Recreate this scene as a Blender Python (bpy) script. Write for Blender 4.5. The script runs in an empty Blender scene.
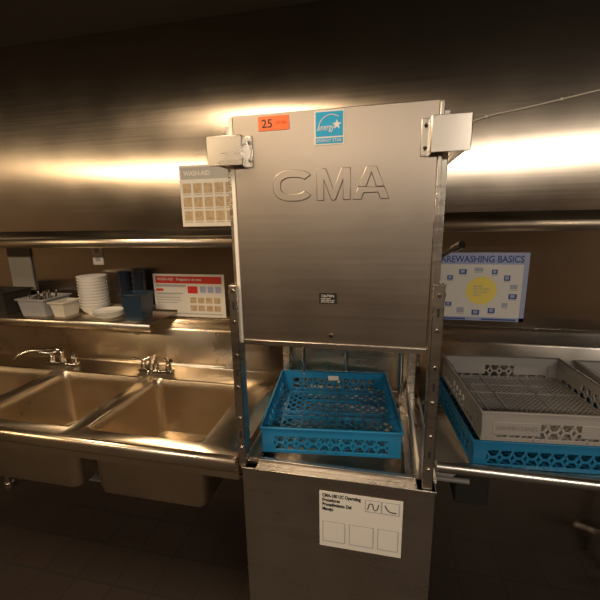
import bpy, bmesh, math, random
from mathutils import Vector, Matrix
random.seed(4)
S = bpy.context.scene
COL = S.collection
S.view_settings.view_transform = 'Standard'

# ------------------------------------------------------------ materials
def new_mat(name):
    m = bpy.data.materials.new(name); m.use_nodes = True
    nt = m.node_tree
    return m, nt, nt.nodes['Principled BSDF']

def plain(name, col, rough=0.5, metal=0.0, var=0.0, vscale=20, trans=0.0, alpha=None, bump=0.0):
    m, nt, b = new_mat(name)
    b.inputs['Base Color'].default_value = (*col, 1)
    b.inputs['Roughness'].default_value = rough
    b.inputs['Metallic'].default_value = metal
    if trans: b.inputs['Transmission Weight'].default_value = trans
    if var or bump:
        tc = nt.nodes.new('ShaderNodeTexCoord')
        n = nt.nodes.new('ShaderNodeTexNoise'); n.inputs['Scale'].default_value = vscale
        n.inputs['Detail'].default_value = 4
        nt.links.new(tc.outputs['Object'], n.inputs['Vector'])
        if var:
            mx = nt.nodes.new('ShaderNodeMix'); mx.data_type = 'RGBA'
            mx.inputs['A'].default_value = (*[c*(1-var) for c in col], 1)
            mx.inputs['B'].default_value = (*[min(1, c*(1+var)) for c in col], 1)
            nt.links.new(n.outputs['Fac'], mx.inputs['Factor'])
            nt.links.new(mx.outputs['Result'], b.inputs['Base Color'])
        if bump:
            bp = nt.nodes.new('ShaderNodeBump'); bp.inputs['Strength'].default_value = bump
            bp.inputs['Distance'].default_value = 0.002
            nt.links.new(n.outputs['Fac'], bp.inputs['Height'])
            nt.links.new(bp.outputs['Normal'], b.inputs['Normal'])
    return m

def steel(name, col=(0.6, 0.55, 0.48), rough=0.28, brush=(2, 2, 220), wave=0.0, wscale=2.5, smudge=0.10, rvar=0.08, bstr=0.05, aniso=0.0):
    m, nt, b = new_mat(name)
    L = nt.links.new
    b.inputs['Metallic'].default_value = 1.0
    if aniso:
        b.inputs['Anisotropic'].default_value = aniso
        tg = nt.nodes.new('ShaderNodeTangent'); tg.direction_type = 'RADIAL'; tg.axis = 'Z'
        L(tg.outputs['Tangent'], b.inputs['Tangent'])
    tc = nt.nodes.new('ShaderNodeTexCoord')
    mp = nt.nodes.new('ShaderNodeMapping'); mp.inputs['Scale'].default_value = brush
    L(tc.outputs['Object'], mp.inputs['Vector'])
    n1 = nt.nodes.new('ShaderNodeTexNoise'); n1.inputs['Scale'].default_value = 1.0; n1.inputs['Detail'].default_value = 5
    L(mp.outputs['Vector'], n1.inputs['Vector'])
    n2 = nt.nodes.new('ShaderNodeTexNoise'); n2.inputs['Scale'].default_value = 5; n2.inputs['Detail'].default_value = 4
    L(tc.outputs['Object'], n2.inputs['Vector'])
    mx = nt.nodes.new('ShaderNodeMix'); mx.data_type = 'RGBA'
    mx.inputs['A'].default_value = (*[c*(1-smudge) for c in col], 1)
    mx.inputs['B'].default_value = (*[min(1, c*(1+smudge)) for c in col], 1)
    L(n2.outputs['Fac'], mx.inputs['Factor'])
    L(mx.outputs['Result'], b.inputs['Base Color'])
    ad = nt.nodes.new('ShaderNodeMath'); ad.operation = 'ADD'
    L(n1.outputs['Fac'], ad.inputs[0]); L(n2.outputs['Fac'], ad.inputs[1])
    mr = nt.nodes.new('ShaderNodeMapRange')
    mr.inputs['From Min'].default_value = 0.6; mr.inputs['From Max'].default_value = 1.4
    mr.inputs['To Min'].default_value = rough-rvar*0.5; mr.inputs['To Max'].default_value = rough+rvar
    L(ad.outputs[0], mr.inputs['Value']); L(mr.outputs['Result'], b.inputs['Roughness'])
    last = None
    if bstr:
        bp = nt.nodes.new('ShaderNodeBump'); bp.inputs['Strength'].default_value = bstr
        bp.inputs['Distance'].default_value = 0.0003
        L(n1.outputs['Fac'], bp.inputs['Height'])
        last = bp
    if wave:
        n3 = nt.nodes.new('ShaderNodeTexNoise'); n3.inputs['Scale'].default_value = wscale; n3.inputs['Detail'].default_value = 0
        L(tc.outputs['Object'], n3.inputs['Vector'])
        b2 = nt.nodes.new('ShaderNodeBump'); b2.inputs['Strength'].default_value = 1.0
        b2.inputs['Distance'].default_value = wave
        L(n3.outputs['Fac'], b2.inputs['Height'])
        if last: L(last.outputs['Normal'], b2.inputs['Normal'])
        last = b2
    if last: L(last.outputs['Normal'], b.inputs['Normal'])
    return m

M = {}
M['wall'] = steel('wall_steel', (0.52, 0.455, 0.38), 0.22, (1.5, 1.5, 120), wave=0.010, wscale=1.1, bstr=.006, aniso=.95, rvar=.04)
M['counter'] = steel('counter_steel', (0.76, 0.64, 0.48), 0.27, (3, 120, 3), wave=0.003, bstr=.02)
M['sink'] = steel('sink_steel', (0.66, 0.56, 0.43), 0.30, (60, 60, 60), wave=0.002, bstr=.02)
M['hood'] = steel('hood_steel', (0.43, 0.375, 0.325), 0.38, (2, 2, 90), wave=0.002, bstr=.01, aniso=.3, rvar=.05)
M['frame'] = steel('frame_steel', (0.66, 0.61, 0.55), 0.27, (2, 2, 60), bstr=.008)
M['shelf'] = steel('shelf_steel', (0.60, 0.53, 0.43), 0.30, (2, 160, 160), bstr=.02)
M['rtable'] = steel('dish_table_steel', (0.62, 0.59, 0.55), 0.28, (3, 120, 3), bstr=.02)
M['chrome'] = plain('chrome', (0.75, 0.72, 0.68), 0.1, 1.0)
M['white_strip'] = plain('white_nylon', (0.75, 0.70, 0.62), 0.5)
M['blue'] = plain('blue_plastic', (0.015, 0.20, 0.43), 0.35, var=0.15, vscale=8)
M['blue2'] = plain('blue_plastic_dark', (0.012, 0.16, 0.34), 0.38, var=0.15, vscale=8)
M['gray'] = plain('gray_plastic', (0.31, 0.295, 0.285), 0.45, var=0.1, vscale=6)
M['gray_dark'] = plain('gray_plastic_shade', (0.20, 0.19, 0.185), 0.45)
M['white'] = plain('white_paper', (0.74, 0.72, 0.68), 0.35)
M['ceramic'] = plain('white_ceramic', (0.8, 0.78, 0.74), 0.2)
M['tub'] = plain('cloudy_plastic', (0.55, 0.52, 0.46), 0.35)
M['graybin'] = plain('gray_bin_plastic', (0.30, 0.30, 0.31), 0.4)
M['darkglass'] = plain('smoked_plastic', (0.015, 0.018, 0.03), 0.15)
M['bluebin'] = plain('blue_tinted_plastic', (0.03, 0.06, 0.10), 0.2, trans=0.4)
M['black'] = plain('black_print', (0.012, 0.012, 0.012), 0.5)
M['red'] = plain('red_print', (0.62, 0.03, 0.02), 0.45)
M['orange'] = plain('orange_tag', (0.9, 0.16, 0.03), 0.5)
M['cyan'] = plain('cyan_print', (0.0, 0.36, 0.70), 0.4)
M['lav'] = plain('lavender_print', (0.36, 0.41, 0.62), 0.4)
M['dblue'] = plain('dark_blue_print', (0.03, 0.08, 0.28), 0.4)
M['yellow'] = plain('yellow_print', (0.90, 0.72, 0.15), 0.4)
M['greyp'] = plain('grey_print', (0.42, 0.42, 0.42), 0.4)
M['tan'] = plain('tan_print', (0.50, 0.38, 0.24), 0.4, var=.5, vscale=60)
M['board'] = plain('grey_board', (0.30, 0.28, 0.26), 0.5)
M['rubber'] = plain('black_rubber', (0.015, 0.014, 0.013), 0.6)
M['paint'] = plain('tan_painted_wall', (0.36, 0.27, 0.19), 0.6, var=0.1, vscale=3)
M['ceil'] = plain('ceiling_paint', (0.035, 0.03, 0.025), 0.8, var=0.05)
M['pvc'] = plain('pvc_pipe', (0.22, 0.21, 0.2), 0.4)
def tile_mat():
    m, nt, b = new_mat('quarry_tile'); L = nt.links.new
    tc = nt.nodes.new('ShaderNodeTexCoord')
    br = nt.nodes.new('ShaderNodeTexBrick'); br.offset = 0
    br.inputs['Scale'].default_value = 1
    br.inputs['Brick Width'].default_value = 0.2; br.inputs['Row Height'].default_value = 0.2
    br.inputs['Mortar Size'].default_value = 0.006
    br.inputs['Color1'].default_value = (0.032, 0.020, 0.015, 1); br.inputs['Color2'].default_value = (0.026, 0.017, 0.013, 1)
    br.inputs['Mortar'].default_value = (0.018, 0.014, 0.012, 1)
    L(tc.outputs['Object'], br.inputs['Vector']); L(br.outputs['Color'], b.inputs['Base Color'])
    b.inputs['Roughness'].default_value = 0.7
    return m
M['tile'] = tile_mat()

# ------------------------------------------------------------ geometry helpers
def empty(name, loc=(0, 0, 0), rotz=0):
    e = bpy.data.objects.new(name, None); e.location = loc; e.rotation_euler = (0, 0, rotz)
    e.empty_display_size = 0.05
    COL.objects.link(e); return e

def finish(name, bm, mat, parent=None, bevel=0.0, smooth=False, solid=0.0, loc=None, segs=2):
    bmesh.ops.recalc_face_normals(bm, faces=bm.faces)
    me = bpy.data.meshes.new(name); bm.to_mesh(me); bm.free()
    if mat: me.materials.append(M[mat])
    ob = bpy.data.objects.new(name, me); COL.objects.link(ob)
    if parent: ob.parent = parent
    if loc: ob.location = loc
    if solid:
        md = ob.modifiers.new('s', 'SOLIDIFY'); md.thickness = solid; md.offset = 0
    if bevel:
        md = ob.modifiers.new('b', 'BEVEL'); md.width = bevel; md.segments = segs; md.limit_method = 'ANGLE'
    if smooth or bevel:
        for p in me.polygons: p.use_smooth = True
        try: me.set_sharp_from_angle(angle=math.radians(40))
        except Exception: pass
    return ob

def abox(bm, x0, x1, y0, y1, z0, z1):
    v = [bm.verts.new(c) for c in ((x0,y0,z0),(x1,y0,z0),(x1,y1,z0),(x0,y1,z0),(x0,y0,z1),(x1,y0,z1),(x1,y1,z1),(x0,y1,z1))]
    for f in ((0,3,2,1),(4,5,6,7),(0,1,5,4),(1,2,6,5),(2,3,7,6),(3,0,4,7)):
        bm.faces.new([v[i] for i in f])

def boxes(name, lst, mat, parent=None, bevel=0.0):
    bm = bmesh.new()
    for b in lst: abox(bm, *b)
    return finish(name, bm, mat, parent, bevel)

def abar(bm, p1, p2, w, t, nrm):
    p1 = Vector(p1); p2 = Vector(p2); n = Vector(nrm).normalized()
    d = (p2-p1).normalized(); s = d.cross(n).normalized()*w/2; n = n*t/2
    q = []
    for p in (p1, p2):
        q += [p-s-n, p+s-n, p+s+n, p-s+n]
    v = [bm.verts.new(c) for c in q]
    for f in ((0,1,2,3),(7,6,5,4),(0,4,5,1),(1,5,6,2),(2,6,7,3),(3,7,4,0)):
        bm.faces.new([v[i] for i in f])

def acyl(bm, p1, p2, r, seg=16, r2=None):
    p1 = Vector(p1); p2 = Vector(p2); d = p2-p1
    rot = d.to_track_quat('Z', 'Y').to_matrix().to_4x4()
    bmesh.ops.create_cone(bm, cap_ends=True, segments=seg, radius1=r, radius2=r if r2 is None else r2,
                          depth=d.length, matrix=Matrix.Translation((p1+p2)/2) @ rot)

def cyls(name, lst, mat, parent=None, seg=16):
    bm = bmesh.new()
    for c in lst: acyl(bm, c[0], c[1], c[2], seg, c[3] if len(c) > 3 else None)
    return finish(name, bm, mat, parent, smooth=True)

def tube(name, pts, r, mat, parent=None):
    cu = bpy.data.curves.new(name, 'CURVE'); cu.dimensions = '3D'
    sp = cu.splines.new('BEZIER'); sp.bezier_points.add(len(pts)-1)
    for i, p in enumerate(pts):
        sp.bezier_points[i].co = p
        sp.bezier_points[i].handle_left_type = sp.bezier_points[i].handle_right_type = 'AUTO'
    cu.bevel_depth = r; cu.bevel_resolution = 5; cu.use_fill_caps = True; cu.resolution_u = 10
    tmp = bpy.data.objects.new('tmp', cu); COL.objects.link(tmp)
    dg = bpy.context.evaluated_depsgraph_get(); dg.update()
    me = bpy.data.meshes.new_from_object(tmp.evaluated_get(dg))
    bpy.data.objects.remove(tmp)
    me.name = name; me.materials.clear(); me.materials.append(M[mat])
    for p in me.polygons: p.use_smooth = True
    ob = bpy.data.objects.new(name, me); COL.objects.link(ob); ob.parent = parent
    return ob

def profile(name, pts, x0, x1, mat, parent=None, solid=0.003, caps=False):
    bm = bmesh.new()
    a = [bm.verts.new((x0, p[0], p[1])) for p in pts]
    c = [bm.verts.new((x1, p[0], p[1])) for p in pts]
    for i in range(len(pts)-1):
        bm.faces.new((a[i], a[i+1], c[i+1], c[i]))
    return finish(name, bm, mat, parent, solid=solid, smooth=True)

def lathe(name, prof, loc, mat, parent=None, seg=40):
    bm = bmesh.new(); rings = []
    for r, z in prof:
        rings.append([bm.verts.new((r*math.cos(2*math.pi*i/seg), r*math.sin(2*math.pi*i/seg), z)) for i in range(seg)])
    for k in range(len(rings)-1):
        for i in range(seg):
            bm.faces.new((rings[k][i], rings[k][(i+1) % seg], rings[k+1][(i+1) % seg], rings[k+1][i]))
    bm.faces.new(rings[0])
    bm.faces.new(rings[-1])
    for v in bm.verts: v.co += Vector(loc)
    return finish(name, bm, mat, parent, smooth=True)

def text(name, body, x, z, y, mat, parent=None, width=None, height=None, ext=0.0003, bold=0.0):
    """text on a plane facing -Y, lower-left at x,z; scaled to width/height"""
    cu = bpy.data.curves.new(name, 'FONT'); cu.body = body; cu.size = 1.0
    cu.extrude = 0.01; cu.offset = bold
    cu.resolution_u = 4
    tmp = bpy.data.objects.new('tmp', cu); COL.objects.link(tmp)
    dg = bpy.context.evaluated_depsgraph_get(); dg.update()
    me = bpy.data.meshes.new_from_object(tmp.evaluated_get(dg))
    bpy.data.objects.remove(tmp)
    xs = [v.co.x for v in me.vertices]; ys = [v.co.y for v in me.vertices]
    w = max(xs)-min(xs); h = max(ys)-min(ys)
    sx = width/w; sy = height/h
    mx, my = min(xs), min(ys)
    for v in me.vertices:
        v.co = (x+(v.co.x-mx)*sx, y-v.co.z/0.01*ext, z+(v.co.y-my)*sy)
    me.materials.clear(); me.materials.append(M[mat])
    ob = bpy.data.objects.new(name, me); COL.objects.link(ob); ob.parent = parent
    return ob

# ------------------------------------------------------------ room
XL, XR, YB, YF, ZC = -5.2, 3.4, 1.85, -3.4, 2.62
boxes('floor', [(XL-.1, XR+.1, YF-.1, YB+.1, -0.1, 0)], 'tile')
boxes('ceiling', [(XL-.1, XR+.1, YF-.1, YB+.1, ZC, ZC+.1)], 'ceil')
boxes('wall_back', [(XL-.1, XR+.1, YB, YB+.1, 0, ZC)], 'wall')
boxes('wall_left', [(XL-.1, XL, YF, YB, 0, ZC)], 'paint')
boxes('wall_right', [(XR, XR+.1, YF, YB, 0, ZC)], 'paint')
boxes('wall_front', [(XL-.1, XR+.1, YF-.1, YF, 0, ZC)], 'paint')

# ------------------------------------------------------------ three compartment sink
sink = empty('three_compartment_sink')
def build_sink():
    zt = 0.88; xs0, xs1 = -2.40, -0.462; y0, y1 = 1.05, 1.775
    holes = [(-2.27, -1.77), (-1.71, -1.21), (-1.14, -0.63)]
    hy0, hy1 = 1.115, 1.61; R = 0.045; N = 6
    bm = bmesh.new()
    xc = [xs0] + [v for h in holes for v in h] + [xs1]; yc = [y0, hy0, hy1, y1]
    for i in range(len(xc)-1):
        for j in range(3):
            if j == 1 and i % 2 == 1: continue
            bm.faces.new([bm.verts.new(c) for c in ((xc[i],yc[j],zt),(xc[i+1],yc[j],zt),(xc[i+1],yc[j+1],zt),(xc[i],yc[j+1],zt))])
    def ring(x0, x1, ya, yb, r, z):
        out = []
        for cx, cy, a0 in ((x1-r, yb-r, 0), (x0+r, yb-r, 90), (x0+r, ya+r, 180), (x1-r, ya+r, 270)):
            for k in range(N+1):
                a = math.radians(a0+90*k/N)
                out.append((cx+r*math.cos(a), cy+r*math.sin(a), z))
        return out
    for (x0, x1) in holes:
        corners = [(x1, hy1), (x0, hy1), (x0, hy0), (x1, hy0)]
        r0 = ring(x0, x1, hy0, hy1, R, zt)
        for c in range(4):
            cv = bm.verts.new((*corners[c], zt))
            arc = [bm.verts.new(p) for p in r0[c*(N+1):(c+1)*(N+1)]]
            for k in range(N): bm.faces.new((cv, arc[k], arc[k+1]))
        lv = [(0, 0, R), (-0.006, 0.004, R), (-0.05, 0.006, R), (-0.27, 0.010, R), (-0.295, 0.016, R), (-0.305, 0.03, R)]
        prev = None
        for dz, ins, r in lv:
            cur = [bm.verts.new(p) for p in ring(x0+ins, x1-ins, hy0+ins, hy1-ins, max(r-ins*.3, .02), zt+dz)]
            if prev:
                n = len(cur)
                for k in range(n): bm.faces.new((prev[k], prev[(k+1) % n], cur[(k+1) % n], cur[k]))
            prev = cur
        bm.faces.new(prev)
    bmesh.ops.remove_doubles(bm, verts=bm.verts, dist=0.0002)
    finish('basin_top', bm, 'sink', sink, smooth=True, solid=0.003)
    profile('front_rolled_edge', [(1.052, .880), (1.047, .893), (1.036, .898), (1.026, .893), (1.022, .88), (1.022, .855), (1.028, .846), (1.045, .846)], xs0, xs1, 'counter', sink)
    profile('backsplash', [(1.772, .88), (1.782, .886), (1.785, .90), (1.785, 1.09), (1.79, 1.10), (1.845, 1.13), (1.846, 1.145)], xs0, -0.46, 'counter', sink)
    boxes('apron', [(xs0, xs1, 1.05, 1.054, .80, .879)], 'sink', sink)
    for (x0, x1) in holes:
        cx = (x0+x1)/2; cy = (hy0+hy1)/2
        cyls('drain_%d' % (int(abs(cx)*100)), [((cx, cy, .5765), (cx, cy, .579), .045), ((cx, cy, .45), (cx, cy, .572), .03)], 'chrome', sink)
    cyls('drain_pipe', [((-2.02, 1.36, .45), (-.885, 1.36, .45), .025), ((-1.46, 1.36, .45), (-1.46, 1.8, .40), .025)], 'pvc', sink)
    legs = []
    for x in (-2.35, -0.58):
        for y in (1.66, 1.74):
            legs.append(((x, y, 0.02), (x, y, .86), .02)); legs.append(((x, y, 0.0), (x, y, .03), .026))
    legs += [((-2.35, 1.10, 0), (-2.35, 1.10, .86), .02)]
    cyls('legs', legs, 'frame', sink)
    cyls('cross_rails', [((-2.35, 1.74, .25), (-.58, 1.74, .25), .014)], 'frame', sink)
build_sink()

def faucet(x, sdx, sdy):
    e = empty('deck_faucet', (x, 1.69, .8815))
    boxes('base_plate', [(-.10, .10, -.022, .022, 0, .014)], 'chrome', e, bevel=.005)
    cyls('valves', [((-.075, 0, .01), (-.075, 0, .045), .017), ((.075, 0, .01), (.075, 0, .045), .017), ((0, 0, .01), (0, 0, .05), .02, .015),
                    ((-.075, 0, .045), (-.075, 0, .062), .011), ((.075, 0, .045), (.075, 0, .062), .011)], 'chrome', e)
    cyls('lever_handles', [((-.075, 0, .060), (-.115, -.035, .082), .0065, .009), ((.075, 0, .060), (.115, -.035, .082), .0065, .009),
                           ((-.075, 0, .060), (-.05, .02, .07), .0065), ((.075, 0, .060), (.05, .02, .07), .0065)], 'chrome', e)
    tube('spout', [(0, 0, .045), (0, 0, .075), (sdx*.35, sdy*.35, .095), (sdx*.9, sdy*.9, .075), (sdx, sdy, .05)], .009, 'chrome', e)
faucet(-1.19, .07, -.17)
faucet(-1.80, -.22, -.10)

# ------------------------------------------------------------ shelves
def shelf(name, x0, x1, z, yf, mat='shelf', brk=()):
    e = empty(name)
    profile('shelf_plate', [(1.848, z+.035), (1.846, z), (yf+.004, z), (yf, z-.004), (yf, z-.036), (yf+.006, z-.040), (yf+.018, z-.034)], x0, x1, mat, e)
    bm = bmesh.new()
    for x in brk:
        v = [bm.verts.new(c) for c in ((x, 1.846, z-.003), (x, yf+.02, z-.003), (x, yf+.02, z-.02), (x, 1.846, z-.17))]
        w = [bm.verts.new((c.co.x+.004, c.co.y, c.co.z)) for c in v]
        bm.faces.new(v); bm.faces.new(w)
        for i in range(4): bm.faces.new((v[i], v[(i+1) % 4], w[(i+1) % 4], w[i]))
    finish('brackets', bm, mat, e)
    return e
shelf('wall_shelf', -2.9, -.50, 1.606, 1.55, brk=(-2.6,))
shelf('wall_shelf', .19, 1.9, 1.665, 1.55, brk=(1.5,))
shelf('wall_shelf', -2.9, -1.125, 1.18, 1.58, brk=(-2.6, -1.35))

wc = empty('wall_cable')
tube('cable', [(.34, 1.843, 2.074), (.42, 1.843, 2.096), (.56, 1.843, 2.118), (.70, 1.843, 2.142), (1.2, 1.843, 2.23), (1.9, 1.843, 2.35)], .003, 'white_strip', wc)
boxes('cable_clips', [(x-.005, x+.005, 1.838, 1.85, z-.005, z+.005) for x, z in ((.42, 2.096), (.70, 2.142), (1.2, 2.23))], 'white_strip', wc, bevel=.001)

# ------------------------------------------------------------ dish machine
dm = empty('commercial_dishwasher')
YH = 1.06
HX0, HX1, HZ0, HZ1 = -.433, .144, 1.30, 1.968
boxes('hood_front_panel', [(-.421, .133, YH, YH+.006, HZ0, HZ1)], 'hood', dm, bevel=.002)
boxes('hood_shell', [(HX0, HX0+.004, YH+.012, 1.66, HZ0+.01, HZ1-.002), (HX1-.004, HX1, YH+.012, 1.66, HZ0+.01, HZ1-.002),
                     (HX0, HX1, 1.656, 1.66, HZ0+.01, HZ1-.002), (HX0, HX1, YH+.006, 1.66, HZ1-.006, HZ1-.001)], 'hood', dm)
boxes('hood_side_strips', [(-.434, -.4215, YH-.002, YH+.012, HZ0, HZ1-.004)], 'white_strip', dm, bevel=.002)
boxes('hood_side_strip_right', [(.1335, .145, YH-.002, YH+.012, HZ0, HZ1-.004), (.145, .162, YH+.02, YH+.05, 1.3, HZ1-.02),(-.452, -.436, YH+.02, YH+.05, 1.3, HZ1-.02)], 'frame', dm, bevel=.002)
boxes('hood_bottom_lip', [(-.421, .133, YH-.004, YH+.001, HZ0-.004, HZ0+.012)], 'frame', dm, bevel=.001)
def emboss():
    z0, H = 1.731, .086
    def prism(bm, poly):
        a = [bm.verts.new((x, YH+.001, z)) for x, z in poly]
        b = [bm.verts.new((x, YH-.003, z)) for x, z in poly]
        n = len(poly)
        bm.faces.new(b)
        for i in range(n): bm.faces.new((a[i], a[(i+1) % n], b[(i+1) % n], b[i]))
    bm = bmesh.new()
    cx, cz = -.249, z0+H/2
    out = []; inn = []
    for k in range(33):
        a = math.radians(34+292*k/32)
        ca, sa = math.cos(a), math.sin(a)
        sg = lambda v, p: math.copysign(abs(v)**p, v)
        out.append((cx+.060*sg(ca, .8), cz+H/2*sg(sa, .8)))
        inn.append((cx+.037*sg(ca, .8), cz+(H/2-.021)*sg(sa, .8)))
    prism(bm, out+inn[::-1])
    x0, W, s = -.182, .094, .021
    x1 = x0+W; xm = x0+W/2
    prism(bm, [(x0, z0), (x0+s, z0), (x0+s, z0+H*.60), (xm-.006, z0), (xm+.006, z0), (x1-s, z0+H*.60), (x1-s, z0), (x1, z0),
               (x1, z0+H), (x1-s*1.25, z0+H), (xm, z0+H*.36), (x0+s*1.25, z0+H), (x0, z0+H)])
    x0 = -.082; W = .098; x1 = x0+W; xm = x0+W/2; s = .024
    L = lambda t: x0+(xm-.014-x0)*t
    Li = lambda t: x0+s+(xm-(x0+s))*t/.80
    Rr = lambda t: 2*xm-L(t); Ri = lambda t: 2*xm-Li(t)
    prism(bm, [(L(0), z0), (Li(0), z0), (Li(.2), z0+H*.2), (Ri(.2), z0+H*.2), (Ri(0), z0), (Rr(0), z0), (Rr(.38), z0+H*.38), (L(.38), z0+H*.38)])
    prism(bm, [(L(.38), z0+H*.3801), (Li(.38), z0+H*.3801), (xm, z0+H*.8), (Ri(.38), z0+H*.3801), (Rr(.38), z0+H*.3801), (Rr(1), z0+H), (L(1), z0+H)])
    finish('embossed_lettering', bm, 'hood', dm, bevel=.0018, segs=2)
emboss()
cyls('panel_bolt', [((-.142, YH-.004, 1.337), (-.142, YH+.002, 1.337), .006)], 'chrome', dm)
def bracket(sgn, xin, xout, z0, z1, nm):
    y = YH-.03; bm = bmesh.new()
    xa, xb = sorted((xin, xout))
    abox(bm, xa, xb, y-.002, y+.001, z0, z1)
    abox(bm, xin-.002, xin+.002, y, YH, z0-.004, z1)
    abox(bm, xout-.0015, xout+.0015, y, YH+.55, z0+.01, z1-.01)
    abox(bm, xa, xb, y, YH+.0, z1-.003, z1)
    abox(bm, min(xin, xin-sgn*.022), max(xin, xin-sgn*.022), YH-.003, YH, z0-.004, z1)
    finish('handle_bracket_'+nm, bm, 'frame', dm, bevel=.0015)
    cyls('bracket_bolts_'+nm, [((xin-sgn*.011, YH-.008, z), (xin-sgn*.011, YH, z), .005) for z in (z0+.015, z1-.018)], 'chrome', dm)
bracket(-1, -.386, -.490, 1.832, 1.912, 'left')
bracket(1, .112, .205, 1.838, 1.925, 'right')
def channel(x0, x1, y0, z0, z1, nm, inner):
    bm = bmesh.new()
    abox(bm, x0, x1, y0, y0+.003, z0, z1)
    xi = x1 if inner > 0 else x0
    abox(bm, min(xi, xi-inner*.003), max(xi, xi-inner*.003), y0, y0+.045, z0, z1)
    xo = x0 if inner > 0 else x1
    abox(bm, min(xo, xo+inner*.003), max(xo, xo+inner*.003), y0, y0+.045, z0, z1)
    finish(nm, bm, 'frame', dm, bevel=.001)
channel(-.458, -.430, YH-.015, .86, 1.487, 'front_post_left', 1)
channel(.141, .172, YH-.015, .86, 1.50, 'front_post_right', -1)
channel(-.455, -.42, 1.64, .86, 1.95, 'rear_post_left', 1)
channel(.13, .165, 1.64, .86, 1.95, 'rear_post_right', -1)
cyls('post_bolts', [((x, YH-.019, z), (x, YH-.012, z), .0055) for x in (-.444, .157) for z in (.93, 1.04, 1.15, 1.26, 1.37, 1.47)], 'chrome', dm)
boxes('post_slots', [(x-.003, x+.003, YH-.0165, YH-.0145, z, z+.025) for x in (-.444, .157) for z in (.97, 1.19, 1.41)], 'rubber', dm)
boxes('rear_panel', [(-.42, .13, 1.69, 1.694, .86, 1.95)], 'counter', dm)
cyls('spray_pipes', [((-.35, 1.63, .86), (-.35, 1.63, 1.8), .011), ((-.15, 1.66, .86), (-.15, 1.66, 1.85), .009),
                     ((.10, 1.63, .86), (.10, 1.63, 1.8), .011)], 'chrome', dm)
cyls('upper_wash_arm', [((-.15, 1.36, 1.84), (-.15, 1.36, 1.90), .02), ((-.36, 1.36, 1.84), (.07, 1.36, 1.84), .013),
                        ((-.15, 1.36, 1.89), (-.15, 1.66, 1.89), .009)], 'chrome', dm)
cx0, cx1, cy0, cy1 = -.445, .182, 1.04, 1.70
boxes('cabinet', [(cx0, cx1, cy0, cy0+.004, .14, .858), (cx0, cx0+.004, cy0, cy1, .14, .858), (cx1-.004, cx1, cy0, cy1, .14, .858),
                  (cx0, cx1, cy1-.004, cy1, .14, .858), (cx0, cx1, cy0, cy1, .14, .146)], 'frame', dm, bevel=.0015)
boxes('cabinet_top_flange', [(cx0-.002, cx1+.002, cy0-.003, cy0+.05, .855, .862), (cx0, cx0+.05, cy0, cy1, .855, .862),
                  (cx1-.055, cx1, cy0, cy1, .855, .862), (cx0, cx1, cy1-.05, cy1, .855, .862)], 'frame', dm, bevel=.001)
boxes('strainer_pan', [(cx0+.03, cx1-.03, cy0+.03, cy1-.03, .79, .794)], 'sink', dm)
cyls('lower_wash_arm', [((-.36, 1.36, .82), (.07, 1.36, .82), .013), ((-.15, 1.36, .794), (-.15, 1.36, .825), .02)], 'chrome', dm)
boxes('rack_track', [(-.425, -.40, 1.075, 1.66, .862, .872), (.095, .12, 1.075, 1.66, .862, .872), (-.425, .12, 1.06, 1.075, .862, .885),
                     (-.425, .12, 1.655, 1.665, .862, .885), (-.43, -.424, 1.06, 1.665, .862, .90), (.119, .125, 1.06, 1.665, .862, .90)], 'frame', dm, bevel=.001)
boxes('track_guide_strip', [(.127, .135, 1.09, 1.64, .862, .93)], 'white_strip', dm, bevel=.002)
boxes('side_spill_ledge', [(cx1, cx1+.010, 1.10, 1.68, .846, .858)], 'white_strip', dm)
cyls('feet', [((x, y, 0), (x, y, .14), .022) for x in (-.41, .145) for y in (1.08, 1.66)], 'frame', dm)
cyls('lift_lever', [((.160, 1.34, 1.52), (.215, 1.215, 1.585), .007), ((.215, 1.215, 1.585), (.232, 1.18, 1.60), .012),
                    ((.160, 1.34, 1.52), (.160, 1.62, 1.52), .007), ((.160, 1.62, 1.52), (.150, 1.645, 1.52), .01)], 'chrome', dm)
cyls('drain_plumbing', [((.10, 1.2, .05), (.10, 1.2, .14), .025), ((.182, 1.25, .78), (.27, 1.25, .78), .015), ((.27, 1.25, .79), (.27, 1.45, .70), .015),
                        ((.182, 1.30, .72), (.34, 1.30, .72), .010)], 'pvc', dm)
boxes('control_box', [(.30, .42, 1.33, 1.50, .60, .80)], 'rubber', dm, bevel=.006)
# labels
boxes('number_tag', [(-.345, -.257, YH-.002, YH-.0005, 1.923, 1.960)], 'orange', dm)
text('number_tag_text', '25', -.335, 1.930, YH-.0024, 'black', dm, width=.030, height=.022, bold=.01)
text('number_tag_lines', 'LOT TAG', -.295, 1.938, YH-.0024, 'red', dm, width=.030, height=.007)
boxes('energy_sticker', [(-.187, -.106, YH-.002, YH-.0005, 1.876, 1.963)], 'white', dm)
boxes('energy_sticker_blue', [(-.183, -.110, YH-.0028, YH-.002, 1.898, 1.959), (-.183, -.110, YH-.0028, YH-.002, 1.880, 1.894)], 'cyan', dm)
text('energy_sticker_text', 'ENERGY STAR', -.180, 1.8835, YH-.0032, 'white', dm, width=.067, height=.008)
tube('energy_sticker_swoosh', [(-.178, YH-.0030, 1.912), (-.168, YH-.0030, 1.937), (-.145, YH-.0030, 1.951), (-.120, YH-.0030, 1.946)], .0012, 'white', dm)
def star(name, x, z, y, r, mat, parent):
    bm = bmesh.new()
    v = [bm.verts.new((x+(r if i % 2 == 0 else r*.42)*math.sin(math.pi*i/5), y, z+(r if i % 2 == 0 else r*.42)*math.cos(math.pi*i/5))) for i in range(10)]
    bm.faces.new(v); return finish(name, bm, mat, parent)
star('energy_sticker_star', -.126, 1.926, YH-.0031, .013, 'white', dm)
text('energy_sticker_script', 'energy', -.176, 1.908, YH-.0032, 'white', dm, width=.042, height=.016)
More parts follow.
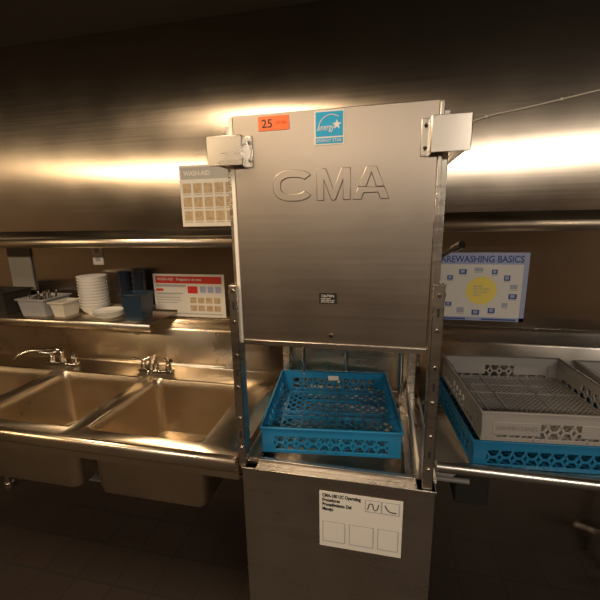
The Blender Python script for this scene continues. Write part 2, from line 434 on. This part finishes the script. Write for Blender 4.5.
boxes('caution_label', [(-.177, -.125, YH-.0015, YH-.0004, 1.436, 1.468)], 'black', dm)
text('caution_label_text', 'CAUTION', -.170, 1.456, YH-.0022, 'white', dm, width=.037, height=.007)
text('caution_label_small', 'AVOID INJURY\nKEEP HANDS CLEAR\nOF MOVING DOOR', -.172, 1.439, YH-.0022, 'white', dm, width=.041, height=.014)
boxes('procedure_label', [(-.178, .088, cy0-.0016, cy0-.0003, .60, .812)], 'white', dm, bevel=.0005)
text('procedure_label_title', 'CMA-180 UC Operating\nProcedures\nProcedimiento Del\nManejo', -.168, .737, cy0-.002, 'black', dm, width=.125, height=.068, bold=.035)
boxes('procedure_label_art', [(-.030, .078, cy0-.0022, cy0-.0016, .757, .802), (-.168, -.092, cy0-.0022, cy0-.0016, .62, .70),
                              (-.08, .0, cy0-.0022, cy0-.0016, .62, .70), (.012, .078, cy0-.0022, cy0-.0016, .62, .70)], 'greyp', dm)
boxes('procedure_label_panels', [(-.027, .020, cy0-.0026, cy0-.0022, .760, .799), (.025, .075, cy0-.0026, cy0-.0022, .760, .799),
                              (-.165, -.095, cy0-.0026, cy0-.0022, .623, .697), (-.077, -.003, cy0-.0026, cy0-.0022, .623, .697), (.015, .075, cy0-.0026, cy0-.0022, .623, .697)], 'white', dm)
tube('procedure_label_icons', [(-.022, cy0-.0027, .767), (-.010, cy0-.0027, .790), (.002, cy0-.0027, .768), (.014, cy0-.0027, .79)], .0015, 'black', dm)
tube('procedure_label_icon_b', [(.032, cy0-.0027, .790), (.047, cy0-.0027, .770), (.068, cy0-.0027, .768)], .0018, 'black', dm)

# ------------------------------------------------------------ racks
def rack(name, loc, rot, mat, Sx=.50, Sy=.50, H=.10, fine=False):
    e = empty(name, loc, rot)
    hx, hy = Sx/2, Sy/2
    bm = bmesh.new(); t = .005
    band = .036 if not fine else .040
    for (z0, z1, off) in ((H-band, H, 0.0), (H-.006, H, .006), (0, .014, 0.0)):
        o = off
        abox(bm, -hx-o, hx+o, -hy-o, -hy+t, z0, z1); abox(bm, -hx-o, hx+o, hy-t, hy+o, z0, z1)
        abox(bm, -hx-o, -hx+t, -hy+t, hy-t, z0, z1); abox(bm, hx-t, hx+o, -hy+t, hy-t, z0, z1)
    c = .045
    for sx in (-1, 1):
        for sy in (-1, 1):
            xa, xb = sorted((sx*hx, sx*(hx-c))); ya, yb = sorted((sy*hy, sy*(hy-t)))
            abox(bm, xa, xb, ya, yb, .012, H-band+.002)
            xa, xb = sorted((sx*hx, sx*(hx-t))); ya, yb = sorted((sy*hy, sy*(hy-c)))
            abox(bm, xa, xb, ya, yb, .012, H-band+.002)
    if fine:
        for sx in (-1, 1):
            xa, xb = sorted((sx*.06, sx*.205))
            for sy in (-1, 1):
                ya, yb = sorted((sy*(hy+.002), sy*(hy-t)))
                abox(bm, xa, xb, ya, yb, .024, H-band+.004)
                xa2, xb2 = sorted((sx*(hx+.002), sx*(hx-t))); ya2, yb2 = sorted((sy*.07, sy*.20))
                abox(bm, xa2, xb2, ya2, yb2, .030, H-band+.004)
    finish('rim_and_corners', bm, mat, e, bevel=.0015)
    bm = bmesh.new()
    n = 10; zt = H-band+.002; zb = .012
    for side in range(4):
        L = (hx if side % 2 == 0 else hy)-c
        for i in range(n):
            a = -L+2*L*i/n; b2 = -L+2*L*(i+1)/n; zm = (zt+zb)/2
            def P(u, z):
                return {0: (u, -hy+t/2, z), 2: (u, hy-t/2, z), 1: (-hx+t/2, u, z), 3: (hx-t/2, u, z)}[side]
            nr = (0, 1, 0) if side % 2 == 0 else (1, 0, 0)
            q = (b2-a)*.28
            abar(bm, P(a, zb), P(a, zb+.012), .008, t*.9, nr); abar(bm, P(a, zt-.012), P(a, zt), .008, t*.9, nr)
            abar(bm, P(a, zb+.010), P(a+q, zm), .007, t*.9, nr); abar(bm, P(a+q, zm), P(a, zt-.010), .007, t*.9, nr)
            abar(bm, P(b2, zb+.010), P(b2-q, zm), .007, t*.9, nr); abar(bm, P(b2-q, zm), P(b2, zt-.010), .007, t*.9, nr)
            abar(bm, P(a+q, zm), P(b2-q, zm), .006, t*.8, nr)
    finish('wall_lattice', bm, mat, e)
    bm = bmesh.new()
    p = .0125 if fine else .030
    w = .0045 if fine else .005
    zf = .010
    k = -(hx+hy)
    while k < hx+hy:
        for sg in (1, -1):
            lo, hi = -hx, hx
            if sg > 0: lo = max(lo, -hy-k); hi = min(hi, hy-k)
            else: lo = max(lo, k-hy); hi = min(hi, k+hy)
            if hi-lo > .004:
                abar(bm, (lo, sg*lo+k, zf), (hi, sg*hi+k, zf), w, .006, (0, 0, 1))
        k += p*1.414
    for v in (-hx/3, hx/3) if fine else (-.02, .02):
        abar(bm, (v, -hy, zf), (v, hy, zf), .008, .012, (0, 0, 1))
        abar(bm, (-hx, v, zf), (hx, v, zf), .008, .012, (0, 0, 1))
    for q in (.5, .82) if not fine else (.62, .92):
        a, b2 = hx*q, hy*q
        for A, B in (((-a, -b2), (a, -b2)), ((a, -b2), (a, b2)), ((a, b2), (-a, b2)), ((-a, b2), (-a, -b2))):
            abar(bm, (*A, zf), (*B, zf), .009, .010, (0, 0, 1))
    finish('floor_lattice', bm, mat, e)
    if not fine:
        bm = bmesh.new()
        for i in range(-4, 5):
            u = i*hx/5
            abar(bm, (u, hy-t-.004, .01), (u, hy-t-.001, H-.01), .005, .006, (0, 1, 0))
            abar(bm, (-hx+t+.004, u, .01), (-hx+t+.001, u, H-.01), .005, .006, (1, 0, 0))
            abar(bm, (hx-t-.004, u, .01), (hx-t-.001, u, H-.01), .005, .006, (1, 0, 0))
        finish('wall_ribs', bm, mat, e)
        boxes('label_tag', [(-.025, .025, hy-t-.0075, hy-t-.006, .06, .082)], 'white', e)
    else:
        text('rack_lettering', 'DISHMACHINES', -.195, .042, -hy-.0024, 'gray_dark', e, width=.125, height=.014)
    return e
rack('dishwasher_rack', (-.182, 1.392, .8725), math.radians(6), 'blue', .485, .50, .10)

# ------------------------------------------------------------ right dish table
rt = empty('dish_table')
profile('table_top', [(1.165, .868), (1.180, .862), (1.765, .862), (1.775, .866), (1.78, .88), (1.78, 1.10), (1.785, 1.11), (1.845, 1.148), (1.846, 1.165)], .198, 2.2, 'rtable', rt)
cyls('rolled_rim', [((.198, 1.160, .868), (2.2, 1.160, .868), .020)], 'rtable', rt)
boxes('end_turn_down', [(.196, .199, 1.17, 1.775, .83, .864)], 'rtable', rt)
lg = []
for x in (1.1, 2.1):
    for y in (1.26, 1.72):
        lg += [((x, y, .02), (x, y, .862), .02), ((x, y, 0), (x, y, .03), .026)]
lg += [((1.1, 1.26, .3), (2.1, 1.26, .3), .014), ((1.1, 1.72, .3), (2.1, 1.72, .3), .014)]
cyls('legs', lg, 'frame', rt)
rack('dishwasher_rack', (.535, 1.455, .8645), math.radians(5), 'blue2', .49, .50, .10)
rack('dishwasher_rack', (.548, 1.452, .9660), math.radians(5), 'gray', .48, .50, .105, fine=True)
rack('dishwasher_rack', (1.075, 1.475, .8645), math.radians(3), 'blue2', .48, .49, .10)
rack('dishwasher_rack', (1.075, 1.475, .9660), math.radians(3), 'gray', .48, .49, .105, fine=True)

# ------------------------------------------------------------ items on left shelf
ZS = 1.1825
def bowl_stack(name, x, y, r, n, dz, h, mat='ceramic'):
    e = empty(name)
    for i in range(n):
        z = ZS+i*dz
        lathe('bowl_%d' % i, [(r*.5, z), (r*.52, z+.004), (r*.8, z+h*.45), (r, z+h), (r*.97, z+h+.001), (r*.76, z+h*.5), (r*.45, z+.008)], (x, y, 0), mat, e)
bowl_stack('stack_of_bowls', -1.570, 1.74, .078, 11, .0165, .05)
bowl_stack('stack_of_plates', -1.425, 1.665, .080, 4, .007, .022)
def tub(name, x0, x1, y0, y1, h, mat, rim=.008, t=.004, flare=.012):
    e = empty(name); bm = bmesh.new()
    def ring(o, z):
        return [bm.verts.new(c) for c in ((x0-o, y0-o, z), (x1+o, y0-o, z), (x1+o, y1+o, z), (x0-o, y1+o, z))]
    rs = [ring(-flare, ZS), ring(0, ZS+h-.008), ring(rim, ZS+h-.008), ring(rim, ZS+h), ring(-t, ZS+h), ring(-flare-t, ZS+t)]
    for a, b in zip(rs, rs[1:]):
        for i in range(4): bm.faces.new((a[i], a[(i+1) % 4], b[(i+1) % 4], b[i]))
    bm.faces.new(rs[0]); bm.faces.new(rs[-1])
    finish('tub_body', bm, mat, e, bevel=.002)
    return e
e = tub('utensil_bin', -1.955, -1.78, 1.61, 1.79, .10, 'graybin')
bm = bmesh.new()
for i in range(26):
    x = random.uniform(-1.925, -1.815); y = random.uniform(1.65, 1.75)
    acyl(bm, (x, y, ZS+.008), (x+random.uniform(-.025, .025), y+random.uniform(-.03, .02), ZS+random.uniform(.09, .13)), .005, 8)
finish('utensils', bm, 'chrome', e, smooth=True)
tub('plastic_tub', -1.755, -1.665, 1.62, 1.74, .085, 'tub')
for i, (x, y) in enumerate(((-1.40, 1.79), (-1.310, 1.79))):
    e = empty('stack_of_tumblers')
    for k in range(5):
        z = ZS+k*.034
        lathe('tumbler_%d' % k, [(.028, z), (.037, z+.098), (.035, z+.098), (.026, z+.006)], (x, y, 0), 'darkglass', e)
e = tub('square_container', -1.30, -1.180, 1.61, 1.72, .145, 'bluebin')
e = tub('dish_bin', -2.30, -2.06, 1.62, 1.80, .13, 'rubber')

# ------------------------------------------------------------ posters / wall plates
def poster(name, x0, x1, z0, z1, y=1.8455):
    e = empty(name)
    boxes('sheet', [(x0, x1, y, y+.0015, z0, z1)], 'white', e)
    return e
e = poster('wall_poster', -1.26, -.83, 1.155, 1.397)
boxes('header', [(-1.245, -.845, 1.8448, 1.8456, 1.345, 1.385)], 'red', e)
text('title', 'WASH-AID   Fregadero de tres', -1.235, 1.356, 1.8442, 'white', e, width=.27, height=.020, bold=.02)
boxes('rows', [(-1.245, -1.06, 1.8448, 1.8456, 1.325, 1.338), (-1.245, -1.08, 1.8448, 1.8456, 1.285, 1.292), (-1.245, -1.10, 1.8448, 1.8456, 1.262, 1.266),
               (-1.245, -1.09, 1.8448, 1.8456, 1.247, 1.251), (-1.245, -1.12, 1.8448, 1.8456, 1.232, 1.236), (-1.245, -.85, 1.8448, 1.8456, 1.17, 1.176)], 'greyp', e)
boxes('red_blocks', [(-1.05, -.99, 1.8448, 1.8456, 1.29, 1.33), (-1.245, -1.20, 1.8448, 1.8456, 1.300, 1.314)], 'red', e)
boxes('pictures', [(-1.04+i*.048, -1.002+i*.048, 1.8448, 1.8456, 1.19+j*.045, 1.222+j*.045) for i in range(4) for j in range(2)], 'tan', e)
boxes('pictures_blue', [(-.975+i*.045, -.94+i*.045, 1.8448, 1.8456, 1.295, 1.33) for i in range(3)], 'lav', e)

e = poster('wall_poster', -1.045, -.665, 1.655, 1.965)
boxes('header', [(-1.035, -.675, 1.8448, 1.8456, 1.895, 1.955)], 'greyp', e)
text('title', 'WASH-AID', -1.02, 1.912, 1.8442, 'white', e, width=.15, height=.025, bold=.02)
boxes('pictures', [(-1.03+i*.06, -.982+i*.06, 1.8448, 1.8456, 1.685+j*.07, 1.735+j*.07) for i in range(6) for j in range(3)], 'tan', e)
boxes('captions', [(-1.03+i*.06, -.985+i*.06, 1.8448, 1.8456, 1.675+j*.07, 1.680+j*.07) for i in range(6) for j in range(3)], 'greyp', e)

e = poster('wall_poster', .215, .652, 1.195, 1.517)
boxes('border', [(.215, .652, 1.8448, 1.8456, 1.463, 1.517), (.215, .235, 1.8448, 1.8456, 1.195, 1.463), (.632, .652, 1.8448, 1.8456, 1.195, 1.463), (.215, .652, 1.8448, 1.8456, 1.195, 1.212)], 'lav', e)
text('title', 'WAREWASHING BASICS', .235, 1.472, 1.8440, 'dblue', e, width=.395, height=.032, bold=.02)
bm = bmesh.new(); bmesh.ops.create_circle(bm, cap_ends=True, segments=40, radius=.066, matrix=Matrix.Translation((.46, 1.8446, 1.34)) @ Matrix.Rotation(math.pi/2, 4, 'X'))
for k in range(16):
    a = 2*math.pi*k/16
    acyl(bm, (.46+.06*math.cos(a), 1.8449, 1.34+.06*math.sin(a)), (.46+.085*math.cos(a), 1.8449, 1.34+.085*math.sin(a)), .0006, 6)
finish('sun', bm, 'yellow', e)
text('sun_text', 'PROPER\nPROCEDURES\nFOR CLEAN\nDISHES', .425, 1.315, 1.8440, 'greyp', e, width=.07, height=.05)
random.seed(9)
b1, b2_, b3 = [], [], []
for k in range(14):
    a = 2*math.pi*(k+.5)/14; x = .443+.158*math.cos(a); z = 1.337+.102*math.sin(a)
    w_, h_ = random.uniform(.012, .020), random.uniform(.009, .013)
    (b1 if k % 3 else b3).append((x-w_, x+w_, 1.8447, 1.8456, z-h_, z+h_))
    b2_.append((x-w_*.6, x+w_*.5, 1.8442, 1.8447, z-h_*.5, z+h_*.7))
    b3.append((x-w_, x+w_, 1.8447, 1.8456, z-h_-.006, z-h_-.003))
boxes('pictures', b1, 'dblue', e)
boxes('pictures_detail', b2_, 'lav', e)
boxes('pictures_caption', b3, 'greyp', e)
boxes('footer', [(.25, .40, 1.8447, 1.8456, 1.198, 1.206), (.47, .62, 1.8447, 1.8456, 1.198, 1.206)], 'dblue', e)

e = empty('notice_board')
boxes('board', [(-2.24, -2.075, 1.838, 1.848, 1.285, 1.545)], 'board', e, bevel=.002)
e = empty('wall_outlet')
boxes('cover_plate', [(-1.64, -1.57, 1.845, 1.849, 1.445, 1.56)], 'ceramic', e, bevel=.002)
boxes('sockets', [(-1.62, -1.59, 1.8435, 1.846, 1.465, 1.492), (-1.62, -1.59, 1.8435, 1.846, 1.513, 1.54)], 'greyp', e, bevel=.002)

# ------------------------------------------------------------ lights (ceiling fixtures, plus one added fill)
def fixture(name, x, y, z, sx, sy, power, col, tilt=0):
    e = empty(name, (x, y, z))
    h = boxes('housing', [(-sx/2-.03, sx/2+.03, -sy/2-.03, sy/2+.03, .01, .05)], 'ceramic', e, bevel=.005)
    h.rotation_euler = (tilt, 0, 0)
    cyls('stem', [((sx*.4, 0, .02), (sx*.4, 0, ZC-z), .008), ((-sx*.4, 0, .02), (-sx*.4, 0, ZC-z), .008)], 'frame', e)
    l = bpy.data.lights.new(name+'_lamp', 'AREA'); l.shape = 'RECTANGLE'; l.size = sx; l.size_y = sy; l.energy = power; l.color = col
    o = bpy.data.objects.new('lamp', l); COL.objects.link(o); o.parent = e; o.rotation_euler = (tilt, 0, 0)
    return e
T = math.radians(35)
fixture('added_fill_light', -3.2, -1.6, 2.42, 2.4, .12, 42, (1, .72, .42), T)
fixture('added_fill_light', -.5, -1.6, 2.42, 1.2, .12, 12, (1, .82, .62), T)
fixture('added_fill_light', 1.9, -1.6, 2.42, 2.0, .12, 44, (1, .86, .70), T)
fixture('added_fill_light', -.85, .45, 2.50, .6, .5, 24, (1, .74, .47), 0)  # added overhead fill, not a known fixture; brightens the sink counter

w = bpy.data.worlds.new('World'); S.world = w; w.use_nodes = True
w.node_tree.nodes['Background'].inputs[0].default_value = (.05, .045, .04, 1)
w.node_tree.nodes['Background'].inputs[1].default_value = 0.5

# ------------------------------------------------------------ camera
cam = bpy.data.cameras.new('camera'); co = bpy.data.objects.new('camera', cam); COL.objects.link(co)
cam.sensor_width = 36; cam.lens = 36*370/600; cam.clip_start = .02
r = Vector((.977, .2132, -.018)).normalized()
f = Vector((-.2126, .954, -.212)); f = (f - r*f.dot(r)).normalized()
u = r.cross(f)
co.matrix_world = Matrix(((r.x, u.x, -f.x, 0), (r.y, u.y, -f.y, 0), (r.z, u.z, -f.z, 1.68), (0, 0, 0, 1)))
S.camera = co
